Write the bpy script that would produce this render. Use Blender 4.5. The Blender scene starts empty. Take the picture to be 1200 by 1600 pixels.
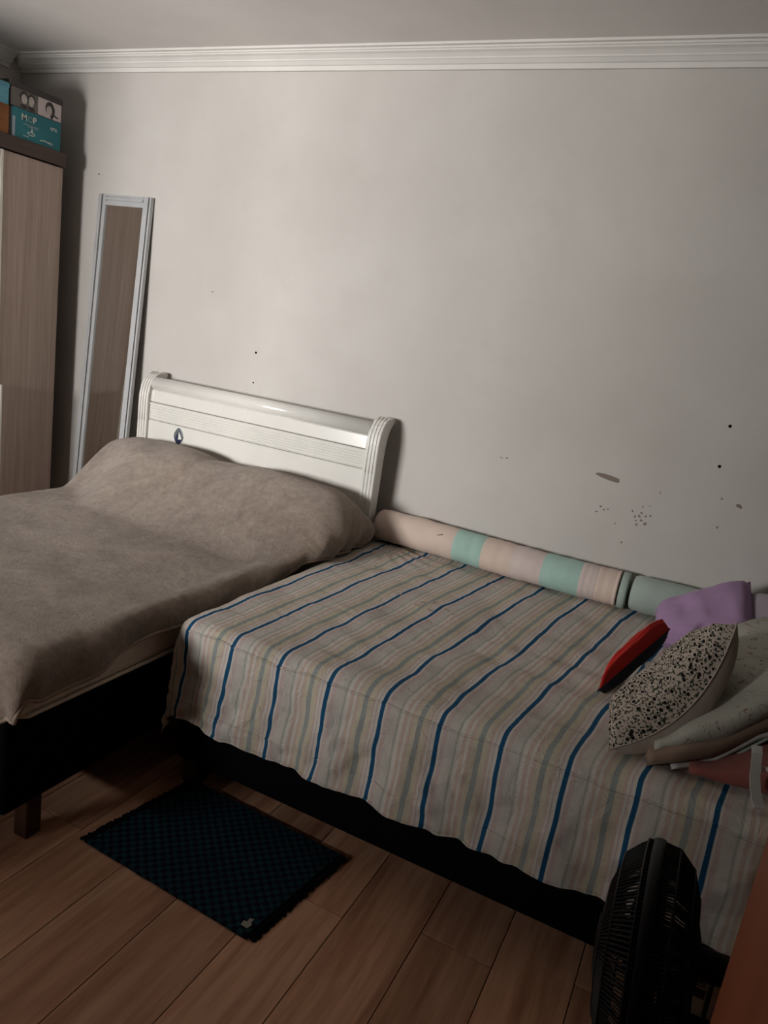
import bpy, bmesh, math, random
from mathutils import Vector, Matrix, noise
random.seed(7)
S = bpy.context.scene
C = S.collection

# ------------------------------------------------------------------ camera
cam_d = bpy.data.cameras.new('camera')
cam = bpy.data.objects.new('camera', cam_d); C.objects.link(cam)
cam_d.sensor_fit = 'HORIZONTAL'; cam_d.sensor_width = 36.0; cam_d.lens = 34.5
cam_d.clip_start = 0.02; cam_d.clip_end = 200
cam.matrix_world = Matrix(((0.89014388, -0.22942533, 0.39371042, 0.0),
                           (0.43190374, 0.14934321, -0.88946937, 0.0),
                           (0.14526883, 0.96180072, 0.2320266, 1.5),
                           (0, 0, 0, 1)))
S.camera = cam

# ------------------------------------------------------------------ light
W = bpy.data.worlds.new('daylight'); S.world = W; W.use_nodes = True
bg = W.node_tree.nodes['Background']
bg.inputs[0].default_value = (0.80, 0.90, 1.0, 1); bg.inputs[1].default_value = 0.12
# daylight coming in through the open window behind the photographer
WX0, WX1, WZ0, WZ1, WY = -3.7, -2.2, 1.10, 1.76, -1.4
ld = bpy.data.lights.new('window_daylight', 'AREA'); ld.shape = 'RECTANGLE'
ld.size = 2.2; ld.size_y = 2.1; ld.energy = 1220; ld.color = (1.0, 0.98, 0.965)
lo = bpy.data.objects.new('window_daylight', ld); C.objects.link(lo)
lo.location = (-3.4, WY - 2.6, 1.23)               # sunlit yard and wall opposite the window
lo.rotation_euler = (math.radians(90), 0, math.radians(-6))
S.view_settings.view_transform = 'Standard'; S.view_settings.look = 'None'
S.view_settings.gamma = 1.0; S.view_settings.use_curve_mapping = False
S.view_settings.exposure = 0.08

# ------------------------------------------------------------------ helpers
WLOC = {}
def wloc(o): return WLOC.get(o.name, Vector((0, 0, 0)))
def link(o): C.objects.link(o); return o
def tag(o, label=None, cat=None, group=None, kind=None):
    if label: o['label'] = label
    if cat: o['category'] = cat
    if group: o['group'] = group
    if kind: o['kind'] = kind
    return o
def thing(name, loc, label, cat, group=None):
    o = bpy.data.objects.new(name, None); link(o); o.empty_display_size = 0.1
    o.location = loc; WLOC[o.name] = Vector(loc)
    return tag(o, label, cat, group)
def obj(name, bm, mats, parent=None, smooth=False, label=None):
    """link a bmesh that is in WORLD coordinates as one object"""
    if not isinstance(mats, (list, tuple)): mats = [mats]
    if parent is None:
        vs = [v.co for v in bm.verts]
        lo_ = Vector((min(v.x for v in vs), min(v.y for v in vs), min(v.z for v in vs)))
        hi_ = Vector((max(v.x for v in vs), max(v.y for v in vs), max(v.z for v in vs)))
        org = Vector(((lo_.x + hi_.x) / 2, (lo_.y + hi_.y) / 2, lo_.z)); loc = org
    else:
        org = wloc(parent); loc = Vector((0, 0, 0))
    bmesh.ops.translate(bm, verts=bm.verts, vec=-org)
    me = bpy.data.meshes.new(name)
    if smooth:
        for f in bm.faces: f.smooth = True
    bm.normal_update(); bm.to_mesh(me); bm.free()
    for m in mats: me.materials.append(m)
    o = link(bpy.data.objects.new(name, me))
    o.location = loc
    if parent: o.parent = parent
    WLOC[o.name] = org
    if label: o['label'] = label
    return o
def box(bm, x0, x1, y0, y1, z0, z1, bev=0.0, seg=2):
    r = bmesh.ops.create_cube(bm, size=1.0)
    vs = r['verts']
    for v in vs:
        v.co = Vector(((x0 + x1) / 2 + v.co.x * (x1 - x0), (y0 + y1) / 2 + v.co.y * (y1 - y0), (z0 + z1) / 2 + v.co.z * (z1 - z0)))
    if bev > 0:
        es = list({e for v in vs for e in v.link_edges})
        bmesh.ops.bevel(bm, geom=es, offset=bev, segments=seg, affect='EDGES', profile=0.5)
    return bm
def B(x0, x1, y0, y1, z0, z1, bev=0.0, seg=2): return box(bmesh.new(), x0, x1, y0, y1, z0, z1, bev, seg)
def tube(bm, pts, r, n=6, closed=False, caps=True):
    pts = [Vector(p) for p in pts]; rings = []
    L = len(pts); prev = None
    for i, p in enumerate(pts):
        a = pts[(i - 1) % L] if (closed or i > 0) else p
        b = pts[(i + 1) % L] if (closed or i < L - 1) else p
        t = (b - a).normalized()
        if prev is None:
            u = t.cross(Vector((0, 0, 1)));
            if u.length < 1e-3: u = t.cross(Vector((0, 1, 0)))
        else:
            u = prev - t * prev.dot(t)
        u.normalize(); prev = u; w = t.cross(u)
        rr = r[i] if isinstance(r, (list, tuple)) else r
        rings.append([bm.verts.new(p + (u * math.cos(2 * math.pi * k / n) + w * math.sin(2 * math.pi * k / n)) * rr) for k in range(n)])
    m = L if closed else L - 1
    for i in range(m):
        A, Bq = rings[i], rings[(i + 1) % L]
        for k in range(n): bm.faces.new((A[k], A[(k + 1) % n], Bq[(k + 1) % n], Bq[k]))
    if caps and not closed:
        bm.faces.new(rings[0][::-1]); bm.faces.new(rings[-1])
    return bm
def lathe(bm, prof, center, axis, n=32):
    """prof: list of (radius, distance along axis)"""
    axis = Vector(axis).normalized(); u = axis.cross(Vector((0, 0, 1)))
    if u.length < 1e-3: u = axis.cross(Vector((0, 1, 0)))
    u.normalize(); w = axis.cross(u); c = Vector(center); rings = []
    for r, h in prof:
        if r < 1e-5: rings.append([bm.verts.new(c + axis * h)])
        else: rings.append([bm.verts.new(c + axis * h + (u * math.cos(2 * math.pi * k / n) + w * math.sin(2 * math.pi * k / n)) * r) for k in range(n)])
    for A, D in zip(rings, rings[1:]):
        for k in range(n):
            k2 = (k + 1) % n
            if len(A) == 1 and len(D) == 1: continue
            if len(A) == 1: bm.faces.new((A[0], D[k2], D[k]))
            elif len(D) == 1: bm.faces.new((A[k], A[k2], D[0]))
            else: bm.faces.new((A[k], A[k2], D[k2], D[k]))
    return bm
def extrude_profile(bm, prof, p_of, a, b):
    """closed profile polygon swept between parameters a and b; p_of(u, v, t) -> point"""
    A = [bm.verts.new(p_of(u, v, a)) for u, v in prof]; D = [bm.verts.new(p_of(u, v, b)) for u, v in prof]
    n = len(prof)
    for k in range(n): bm.faces.new((A[k], A[(k + 1) % n], D[(k + 1) % n], D[k]))
    bm.faces.new(A[::-1]); bm.faces.new(D)
    bmesh.ops.recalc_face_normals(bm, faces=bm.faces)
    return bm
def flat_poly(bm, pts, n, th):
    """thin solid plate from an outline (list of points), thickened along n"""
    n = Vector(n).normalized(); A = [bm.verts.new(Vector(p)) for p in pts]; D = [bm.verts.new(Vector(p) + n * th) for p in pts]
    k = len(pts)
    for i in range(k): bm.faces.new((A[i], A[(i + 1) % k], D[(i + 1) % k], D[i]))
    bm.faces.new(A[::-1]); bm.faces.new(D)
    bmesh.ops.recalc_face_normals(bm, faces=bm.faces)
    return bm
def fbm(x, y, z, s=1.0): return noise.noise(Vector((x * s, y * s, z * s)))

# ------------------------------------------------------------------ materials
class N:
    def __init__(s, name):
        s.m = bpy.data.materials.new(name); s.m.use_nodes = True
        s.t = s.m.node_tree; s.b = s.t.nodes['Principled BSDF']
    def n(s, typ, **kw):
        x = s.t.nodes.new(typ)
        for k, v in kw.items(): setattr(x, k, v)
        return x
    def l(s, a, b): s.t.links.new(a, b)
    def coord(s, out='Object', scale=(1, 1, 1)):
        c = s.n('ShaderNodeTexCoord'); m = s.n('ShaderNodeMapping'); m.inputs['Scale'].default_value = scale
        s.l(c.outputs[out], m.inputs['Vector']); return m.outputs[0]
    def noise(s, vec, scale, detail=4, rough=0.55, dist=0):
        x = s.n('ShaderNodeTexNoise'); x.inputs['Scale'].default_value = scale; x.inputs['Detail'].default_value = detail
        x.inputs['Roughness'].default_value = rough; x.inputs['Distortion'].default_value = dist
        s.l(vec, x.inputs['Vector']); return x.outputs['Fac']
    def ramp(s, fac, stops, interp='LINEAR'):
        r = s.n('ShaderNodeValToRGB'); r.color_ramp.interpolation = interp; e = r.color_ramp.elements
        while len(e) < len(stops): e.new(0.5)
        for i, (p, c) in enumerate(stops):
            e[i].position = p; e[i].color = (*c, 1) if len(c) == 3 else c
        s.l(fac, r.inputs[0]); return r.outputs[0]
    def mix(s, fac, a, b, mode='MIX'):
        x = s.n('ShaderNodeMix', data_type='RGBA', blend_type=mode)
        for sock, v in ((x.inputs[0], fac), (x.inputs[6], a), (x.inputs[7], b)):
            if isinstance(v, (int, float)): sock.default_value = v
            elif isinstance(v, tuple): sock.default_value = (*v, 1)
            else: s.l(v, sock)
        return x.outputs[2]
    def math(s, op, a, b=0.0):
        x = s.n('ShaderNodeMath', operation=op)
        for i, v in enumerate((a, b)):
            if isinstance(v, (int, float)): x.inputs[i].default_value = v
            else: s.l(v, x.inputs[i])
        return x.outputs[0]
    def bump(s, h, strength=0.2, dist=0.01):
        x = s.n('ShaderNodeBump'); x.inputs['Strength'].default_value = strength; x.inputs['Distance'].default_value = dist
        s.l(h, x.inputs['Height']); s.l(x.outputs[0], s.b.inputs['Normal'])
    def color(s, c):
        if isinstance(c, tuple): s.b.inputs['Base Color'].default_value = (*c, 1)
        else: s.l(c, s.b.inputs['Base Color'])
    def fin(s, rough=0.6, spec=0.3, metal=0.0, sheen=0.0, coat=0.0):
        s.b.inputs['Roughness'].default_value = rough; s.b.inputs['Specular IOR Level'].default_value = spec
        s.b.inputs['Metallic'].default_value = metal; s.b.inputs['Sheen Weight'].default_value = sheen
        s.b.inputs['Coat Weight'].default_value = coat
        return s.m
def plain(name, col, rough=0.6, spec=0.3, metal=0.0, var=0.12, scale=8, bump=0.0, bscale=200, sheen=0.0, coat=0.0, dist=0.004):
    k = N(name); v = k.coord()
    f = k.noise(v, scale)
    lo_ = tuple(c * (1 - var) for c in col); hi_ = tuple(min(1, c * (1 + var)) for c in col)
    k.color(k.ramp(f, [(0.3, lo_), (0.7, hi_)]))
    if bump: k.bump(k.noise(v, bscale, 2), bump, dist)
    return k.fin(rough, spec, metal, sheen, coat)
def wood(name, dark, mid, light, axis='z', rough=0.45, spec=0.3, rnd=False, freq=14, coat=0.0):
    k = N(name)
    sc = {'z': (freq, freq, 0.7), 'y': (freq, 0.7, freq), 'x': (0.7, freq, freq)}[axis]
    v = k.coord('Object', sc)
    if rnd:
        oi = k.n('ShaderNodeObjectInfo'); a = k.n('ShaderNodeVectorMath', operation='ADD')
        c2 = k.n('ShaderNodeCombineXYZ'); mm = k.math('MULTIPLY', oi.outputs['Random'], 57.0)
        for i in range(3): k.l(mm, c2.inputs[i])
        k.l(v, a.inputs[0]); k.l(c2.outputs[0], a.inputs[1]); v = a.outputs[0]
    f = k.noise(v, 1.0, 6, 0.62, 0.6); g = k.noise(v, 4.0, 3, 0.6, 0.2)
    col = k.ramp(f, [(0.28, dark), (0.5, mid), (0.72, light)])
    col = k.mix(0.35, col, k.ramp(g, [(0.35, dark), (0.65, light)]))
    if rnd:
        col = k.mix(1.0, col, k.ramp(oi.outputs['Random'], [(0, (0.78, 0.76, 0.76)), (0.5, (1, 1, 1)), (1, (1.12, 1.08, 1.05))]), 'MULTIPLY')
    k.color(col); k.bump(f, 0.08, 0.002)
    return k.fin(rough, spec, 0, 0, coat)

def mat_wall():
    k = N('painted_wall'); v = k.coord()
    a = k.noise(v, 1.3, 5, 0.6); b = k.noise(v, 9, 4, 0.6); c = k.noise(v, 60, 3)
    col = k.ramp(a, [(0.3, (0.475, 0.445, 0.412)), (0.7, (0.555, 0.53, 0.496))])
    col = k.mix(k.ramp(b, [(0.55, (0, 0, 0)), (0.75, (0.25, 0.25, 0.25))]), col, (0.46, 0.43, 0.40))
    k.color(col); k.bump(k.mix(0.5, b, c), 0.12, 0.004)
    return k.fin(0.75, 0.2)
MAT_WALL = mat_wall()
MAT_WALL_DIM = plain('wall_darkened_low_bounce', (0.20, 0.185, 0.165), 0.8, 0.2)  # unseen right and front walls: colour darkened to cut bounced light
MAT_CEIL = plain('ceiling_paint', (0.70, 0.67, 0.645), 0.85, 0.15, var=0.05, scale=2, bump=0.05, bscale=40)
MAT_CROWN = plain('plaster_molding', (0.66, 0.64, 0.605), 0.7, 0.2, var=0.05, scale=3)
MAT_PLANK = wood('laminate_plank', (0.36, 0.155, 0.088), (0.70, 0.365, 0.215), (0.88, 0.56, 0.365), 'y', 0.55, 0.25, rnd=True, freq=9)
MAT_JOINT = plain('plank_joint', (0.02, 0.01, 0.007), 0.9)
MAT_DOORWOOD = wood('wardrobe_oak', (0.32, 0.235, 0.19), (0.42, 0.32, 0.262), (0.50, 0.395, 0.33), 'z', 0.5, 0.25, freq=22)
MAT_DARKWOOD = wood('wardrobe_dark', (0.055, 0.036, 0.028), (0.075, 0.05, 0.04), (0.09, 0.06, 0.05), 'y', 0.5, 0.25)
MAT_ALU = plain('brushed_aluminium', (0.50, 0.51, 0.515), 0.42, 0.5, 0.35, var=0.06)
MAT_CREAM = plain('cream_profile', (0.75, 0.72, 0.64), 0.4)
MAT_LACQ = plain('white_lacquer', (0.66, 0.645, 0.60), 0.2, 0.5, var=0.03, coat=0.3)
MAT_BLACKFAB = plain('black_upholstery', (0.003, 0.003, 0.0031), 0.95, 0.05, bump=0.3, bscale=500)
MAT_LEG = wood('dark_leg', (0.035, 0.016, 0.01), (0.06, 0.026, 0.016), (0.08, 0.035, 0.02), 'z')
MAT_MATT = plain('cream_ticking', (0.74, 0.65, 0.55), 0.9, 0.1, bump=0.2, bscale=300)
def mat_fleece(name, dark, light):
    k = N(name); v = k.coord()
    a = k.noise(v, 5, 5, 0.65, 0.8); b = k.noise(v, 38, 6, 0.75); c = k.noise(v, 420, 3, 0.7)
    h = k.mix(0.5, a, b)
    k.color(k.ramp(h, [(0.36, dark), (0.60, light)]))
    k.bump(k.mix(0.3, b, c), 0.8, 0.016)
    return k.fin(0.95, 0.05, 0, 0.35)
MAT_FLEECE = mat_fleece('brown_fleece', (0.195, 0.142, 0.106), (0.375, 0.292, 0.23))
MAT_HEM = plain('fleece_hem', (0.33, 0.25, 0.19), 0.9, 0.1, bump=0.3, bscale=350, sheen=0.2)
def mat_stripes():
    k = N('striped_cotton')
    uv = k.n('ShaderNodeUVMap'); uv.uv_map = 'cloth'
    sp = k.n('ShaderNodeSeparateXYZ'); k.l(uv.outputs[0], sp.inputs[0])
    fr = k.math('FRACT', k.math('ADD', sp.outputs[0], 0.5 * 0.075 + 20.0))
    W_ = (0.83, 0.79, 0.73); bl = (0.018, 0.115, 0.25); pk = (0.73, 0.60, 0.57); gr = (0.73, 0.695, 0.64)
    gb = (0.42, 0.46, 0.445); sa = (0.74, 0.60, 0.515); ye = (0.75, 0.685, 0.54); gg = (0.55, 0.57, 0.495)
    seq = [(0, bl), (.075, W_), (.11, pk), (.185, gr), (.335, gg), (.375, W_), (.44, sa), (.50, W_), (.545, sa), (.605, ye), (.67, gb), (.755, ye), (.84, sa), (.885, W_), (.92, pk), (.95, W_)]
    stops = []
    for i, (p, c) in enumerate(seq):
        q = seq[i + 1][0] if i + 1 < len(seq) else 1.0
        stops += [(p + (0.006 if p else 0), c), (q - 0.006, c)]
    # two ramps (a ramp holds 32 stops at most)
    half = [s for s in stops if s[0] < 0.60]; rest = [s for s in stops if s[0] >= 0.60]
    a = k.ramp(fr, half); b = k.ramp(fr, rest)
    col = k.mix(k.math('GREATER_THAN', fr, 0.5985), a, b)
    v = k.coord(); f = k.noise(v, 3, 4); w = k.noise(v, 900, 1)
    col = k.mix(1.0, col, k.ramp(f, [(0.3, (0.90, 0.88, 0.86)), (0.7, (1.04, 1.03, 1.02))]), 'MULTIPLY')
    k.color(col); k.bump(k.mix(0.15, k.noise(v, 20, 6, 0.72, 0.8), w), 1.0, 0.018)
    return k.fin(0.85, 0.12)
MAT_STRIPE = mat_stripes()
MAT_SEAM = plain('seam_thread', (0.40, 0.36, 0.32), 0.85, 0.1, var=0.25, scale=20)
MAT_STAIN = plain('stain', (0.50, 0.40, 0.35), 0.9, 0.1)
def fab(name, c, var=0.08, bump=0.25, bscale=26): return plain(name, c, 0.88, 0.12, var=var, scale=6, bump=bump, bscale=bscale, sheen=0.1, dist=0.006)
MAT_PEACH = fab('peach_fabric', (0.62, 0.50, 0.425)); MAT_PALEPINK = fab('pale_pink_fabric', (0.58, 0.49, 0.455))
MAT_MINT = fab('mint_fabric', (0.36, 0.52, 0.46)); MAT_MINT2 = fab('pale_mint_fabric', (0.36, 0.43, 0.385))
MAT_PURPLE = fab('purple_fabric', (0.40, 0.26, 0.43)); MAT_LILAC = fab('lilac_fabric', (0.33, 0.29, 0.33))
MAT_RED = fab('red_fabric', (0.62, 0.028, 0.022)); MAT_NAVY = fab('navy_fabric', (0.022, 0.028, 0.045))
MAT_IVORY = fab('ivory_fabric', (0.47, 0.40, 0.345)); MAT_BROWN = fab('lining_fabric', (0.25, 0.175, 0.125))
MAT_TAN = fab('tan_fabric', (0.42, 0.31, 0.22)); MAT_SHEET = fab('sheet_fabric', (0.50, 0.49, 0.455)); MAT_CORAL = fab('coral_fabric', (0.25, 0.085, 0.068))
def mat_dots():
    k = N('daisy_print'); uv = k.n('ShaderNodeUVMap'); uv.uv_map = 'cloth'
    def vor(feature, scale):
        x = k.n('ShaderNodeTexVoronoi', feature=feature); x.inputs['Scale'].default_value = scale; x.inputs['Randomness'].default_value = 0.7
        k.l(uv.outputs[0], x.inputs['Vector']); return x.outputs['Distance']
    d = vor('F1', 60.0); e = vor('DISTANCE_TO_EDGE', 60.0)
    nz = k.noise(uv.outputs[0], 120, 2)
    spot = k.ramp(d, [(0.31, (1, 1, 1)), (0.345, (0, 0, 0))])
    leaf = k.math('MULTIPLY', k.math('LESS_THAN', e, 0.10), k.math('GREATER_THAN', nz, 0.50))
    col = k.mix(leaf, (0.47, 0.40, 0.335), (0.035, 0.045, 0.03))
    col = k.mix(spot, col, (0.012, 0.010, 0.010))
    k.color(col); v = k.coord(); k.bump(k.noise(v, 25, 4), 0.25, 0.005)
    return k.fin(0.85, 0.12)
MAT_DOTS = mat_dots()
def mat_floral():
    k = N('floral_print'); v = k.coord()
    a = k.noise(v, 17, 3, 0.5, 1.4); b = k.noise(v, 17, 3, 0.5, 2.2); c = k.noise(v, 6, 3)
    col = k.ramp(c, [(0.35, (0.38, 0.385, 0.325)), (0.65, (0.47, 0.46, 0.40))])
    line = k.ramp(a, [(0.475, (0, 0, 0)), (0.5, (1, 1, 1)), (0.525, (0, 0, 0))])
    where = k.ramp(b, [(0.50, (0, 0, 0)), (0.54, (1, 1, 1))])
    col = k.mix(k.mix(1.0, line, where, 'MULTIPLY'), col, (0.20, 0.09, 0.06))
    k.color(col); k.bump(k.noise(v, 20, 4), 0.3, 0.006)
    return k.fin(0.88, 0.1)
MAT_FLORAL = mat_floral()
def mat_rug():
    k = N('woven_rug'); v = k.coord()
    ch = k.n('ShaderNodeTexChecker'); ch.inputs['Scale'].default_value = 62
    ch.inputs[1].default_value = (0.016, 0.05, 0.066, 1); ch.inputs[2].default_value = (0.008, 0.010, 0.018, 1); k.l(v, ch.inputs[0])
    f = k.noise(v, 4, 3); col = k.mix(k.ramp(f, [(0.35, (0.0, 0.0, 0.0)), (0.7, (0.3, 0.3, 0.3))]), ch.outputs[0], (0.005, 0.006, 0.014))
    k.color(col); k.bump(k.noise(v, 600, 2), 0.5, 0.003)
    return k.fin(0.95, 0.08)
MAT_RUG = mat_rug()
MAT_FRINGE = plain('rug_fringe', (0.006, 0.006, 0.007), 0.95, 0.05)
MAT_TAGW = plain('care_tag', (0.35, 0.33, 0.29), 0.8)
MAT_BLACKP = plain('black_plastic', (0.004, 0.004, 0.0045), 0.5, 0.2)
MAT_BLACKG = plain('black_wire', (0.004, 0.004, 0.0045), 0.5, 0.25)
MAT_OFFW = plain('aged_offwhite_plastic', (0.55, 0.54, 0.47), 0.55, 0.3)
MAT_SLOT = plain('dark_slot', (0.05, 0.045, 0.03), 0.6)
MAT_ORANGE = wood('orange_wood', (0.30, 0.085, 0.04), (0.36, 0.11, 0.052), (0.42, 0.135, 0.065), 'z', 0.5, 0.3, freq=10)
MAT_HOLE = plain('drilled_hole', (0.008, 0.007, 0.006), 0.95, 0.0)
MAT_CHIP = plain('bare_plaster', (0.20, 0.165, 0.14), 0.9, 0.05)
MAT_TEAL = plain('teal_card', (0.018, 0.16, 0.19), 0.5, 0.3, var=0.2, scale=10)
MAT_TEALSIDE = plain('teal_card_side', (0.30, 0.36, 0.40), 0.5, 0.3, var=0.3, scale=12)
MAT_SKYCARD = plain('sky_blue_card', (0.12, 0.36, 0.46), 0.5, 0.3, var=0.35, scale=9)
MAT_KRAFT = plain('kraft_card', (0.27, 0.115, 0.05), 0.8, 0.1, var=0.12)
MAT_CHAR = plain('charcoal_card', (0.045, 0.038, 0.036), 0.55, 0.3)
MAT_GREYP = plain('grey_photo', (0.13, 0.115, 0.10), 0.4, 0.3, var=0.25, scale=14)
MAT_PINKP = plain('pale_photo', (0.50, 0.43, 0.43), 0.4, 0.3, var=0.1)
MAT_FACE = plain('printed_face', (0.42, 0.38, 0.35), 0.4, 0.3, var=0.25, scale=45)
MAT_HAIR = plain('printed_hair', (0.03, 0.025, 0.023), 0.4, 0.3)
MAT_INKW = plain('white_ink', (0.62, 0.62, 0.58), 0.5)
MAT_INKG = plain('grey_ink', (0.22, 0.30, 0.32), 0.5)
MAT_PAPER = plain('white_paper', (0.6, 0.58, 0.54), 0.7)
MAT_BLUEEM = plain('blue_enamel', (0.018, 0.022, 0.06), 0.25, 0.5)
MAT_SILVER = plain('silver_trim', (0.32, 0.36, 0.40), 0.25, 0.5, 0.8)
k = N('mirror_glass'); k.color((0.86, 0.87, 0.86)); MAT_MIRROR = k.fin(0.02, 0.5, 1.0)

# ------------------------------------------------------------------ room
XL, XR, YF, YB, ZC = -3.86, 0.95, WY, 3.05, 2.65
def struct(name, bm, m, parent=None):
    o = obj(name, bm, m, parent)
    if parent is None: o['kind'] = 'structure'
    return o
wall_back = struct('wall_back', B(XL - .1, XR + .1, YB, YB + .1, 0, ZC), MAT_WALL)
struct('wall_left', B(XL - .1, XL, YF, YB, 0, ZC), MAT_WALL)
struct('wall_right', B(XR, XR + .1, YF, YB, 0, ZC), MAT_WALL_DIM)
bm = bmesh.new()
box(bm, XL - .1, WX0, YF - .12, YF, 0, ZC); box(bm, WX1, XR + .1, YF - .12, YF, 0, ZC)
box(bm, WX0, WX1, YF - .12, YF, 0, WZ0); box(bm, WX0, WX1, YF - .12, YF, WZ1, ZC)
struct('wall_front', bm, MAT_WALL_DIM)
struct('ceiling', B(XL - .1, XR + .1, YF - .12, YB + .1, ZC, ZC + .1), MAT_CEIL)
# open sliding window (out of the picture): frame only, leaves slid aside
win = struct('window_1', B(WX0, WX1, YF - .12, YF + .02, WZ0, WZ0 + .03), MAT_ALU)
for (a, b_, c, d) in ((WX0, WX0 + .03, WZ0 + .03, WZ1), (WX1 - .03, WX1, WZ0 + .03, WZ1), (WX0, WX1, WZ1 - .03, WZ1)):
    obj('window_frame', B(a, b_, YF - .09, YF - .03, c, d), MAT_ALU, win)

floor = struct('floor', B(XL - .1, XR + .1, YF - .12, YB + .1, -0.06, -0.004), MAT_JOINT)
PW, PL, GAP = 0.196, 1.25, 0.0022
x = -1.010 - PW * 15
i = 0
while x < XR:
    off = (i * 0.47 + 0.14) % 1.0 * PL
    y = YF - off
    while y < YB:
        x0, x1, y0, y1 = max(x + GAP / 2, XL), min(x + PW - GAP / 2, XR), max(y + GAP / 2, YF), min(y + PL - GAP / 2, YB)
        if x1 - x0 > .01 and y1 - y0 > .01:
            obj('plank', B(x0, x1, y0, y1, -0.004, 0.0, 0.0009, 1), MAT_PLANK, floor)
        y += PL
    x += PW; i += 1

# crown moulding: stepped profile (u = out from the wall, v = height)
CP = [(0, ZC), (0, 2.572), (.012, 2.572), (.012, 2.590), (.018, 2.592), (.030, 2.604), (.034, 2.606), (.034, 2.611), (.048, 2.622), (.060, 2.627), (.060, 2.632), (.066, 2.633), (.066, 2.640), (.080, 2.641), (.080, ZC)]
bm = bmesh.new(); extrude_profile(bm, CP, lambda u, v, t: (t, YB - u, v), XL, XR); struct('trim_1', bm, MAT_CROWN)
bm = bmesh.new(); extrude_profile(bm, CP, lambda u, v, t: (XL + u, t, v), YF, YB - .08); struct('trim_2', bm, MAT_CROWN)
bm = bmesh.new(); extrude_profile(bm, CP, lambda u, v, t: (XR - u, t, v), YF, YB - .08); struct('trim_3', bm, MAT_CROWN)

# marks on the back wall: drilled holes and chipped paint
def disc(x, z, r, m, name, n=10, sx=1.0, rot=0.0):
    pts = []
    for q in range(n):
        a = 2 * math.pi * q / n; rr = r * (1 + (0.25 * random.uniform(-1, 1) if name != 'nail_hole' else 0))
        px, pz = math.cos(a) * rr * sx, math.sin(a) * rr
        pts.append((x + px * math.cos(rot) - pz * math.sin(rot), YB - 0.0002, z + px * math.sin(rot) + pz * math.cos(rot)))
    b_ = bmesh.new(); flat_poly(b_, pts, (0, -1, 0), 0.0006); obj(name, b_, m, wall_back)
for hx, hz, r in ((-2.155, 1.323, .0058), (-2.152, 1.177, .0045), (-.005, 1.358, .0062), (-.006, 1.204, .0062), (-3.253, 2.091, .004)):
    disc(hx, hz, r, MAT_HOLE, 'nail_hole')
def P2(px, pz): return (px, YB - .0002, pz)
bm = bmesh.new()
flat_poly(bm, [P2(-.450, 1.082), P2(-.436, 1.089), P2(-.415, 1.089), P2(-.385, 1.086), P2(-.352, 1.080), P2(-.349, 1.066), P2(-.358, 1.063), P2(-.39, 1.066), P2(-.42, 1.072), P2(-.438, 1.077)][::-1], (0, -1, 0), .0008)
obj('paint_chip', bm, MAT_CHIP, wall_back, label='largest chip of missing paint, slim and pointed')
for hx, hz, r, s_ in ((-.40, .955, .004, 1.6), (-.385, .945, .003, 2), (-.37, .95, .003, 2), (-.412, .93, .003, 2), (-.275, .965, .005, .6), (-.262, .945, .006, .5), (-.245, .95, .004, 1.5),
                      (-.235, .935, .004, 1.4), (-.222, .955, .005, .8), (-.218, .925, .008, .8), (-.25, .915, .004, 1.2), (-.24, .965, .004, 1.5), (-.205, .96, .005, .6), (-.255, .93, .003, 1.5),
                      (-.215, 1.0, .004, .6), (-.19, 1.06, .004, .7), (-.33, .90, .003, 1.2), (-.29, .83, .004, 1), (.095, 1.071, .007, 1.8), (.03, 1.085, .004, 1), (.04, .975, .004, 1), (-.82, 1.07, .003, 2.2), (-.845, 1.066, .002, 3), (-2.45, 1.58, .002, 4), (-.24, .99, .003, 1)):
    disc(hx, hz, r, MAT_CHIP, 'paint_chip', 8, s_, random.uniform(-.4, .3))

# ------------------------------------------------------------------ wardrobe
WXF = -3.35; WY0, WY1 = 0.75, 2.905
wd = thing('wardrobe', (-3.6, 1.8, 0), 'tall brown wood grain wardrobe with dark cornice along the left wall', 'wardrobe')
bm = bmesh.new(); box(bm, XL + .01, WXF - .022, WY0, WY1 - .004, .04, 2.085, .002)
obj('body', bm, MAT_DARKWOOD, wd)
obj('plinth', B(XL + .03, WXF - .05, WY0 + .02, WY1 - .02, 0, .04), MAT_DARKWOOD, wd)
obj('cornice', B(XL + .01, WXF + .012, WY0 - .01, WY1 + .008, 2.085, 2.150, .003), MAT_DARKWOOD, wd, label='dark brown top board')
ys = [WY1, 2.548, 1.86, 1.14, WY0]
for a, b_ in zip(ys[1:], ys[:-1]):
    d = obj('door', B(WXF - .022, WXF, a + .014, b_, .06, 2.078, .0015), MAT_DOORWOOD, wd)
    obj('edge_profile', B(WXF - .022, WXF + .004, a, a + .014, .06, 2.078, .001), MAT_CREAM, d, label='pale aluminium door edge')
    obj('handle', B(WXF + .004, WXF + .038, a + .001, a + .0125, .36, .978, .003), MAT_CREAM, d, label='long pale bar handle')

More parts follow.
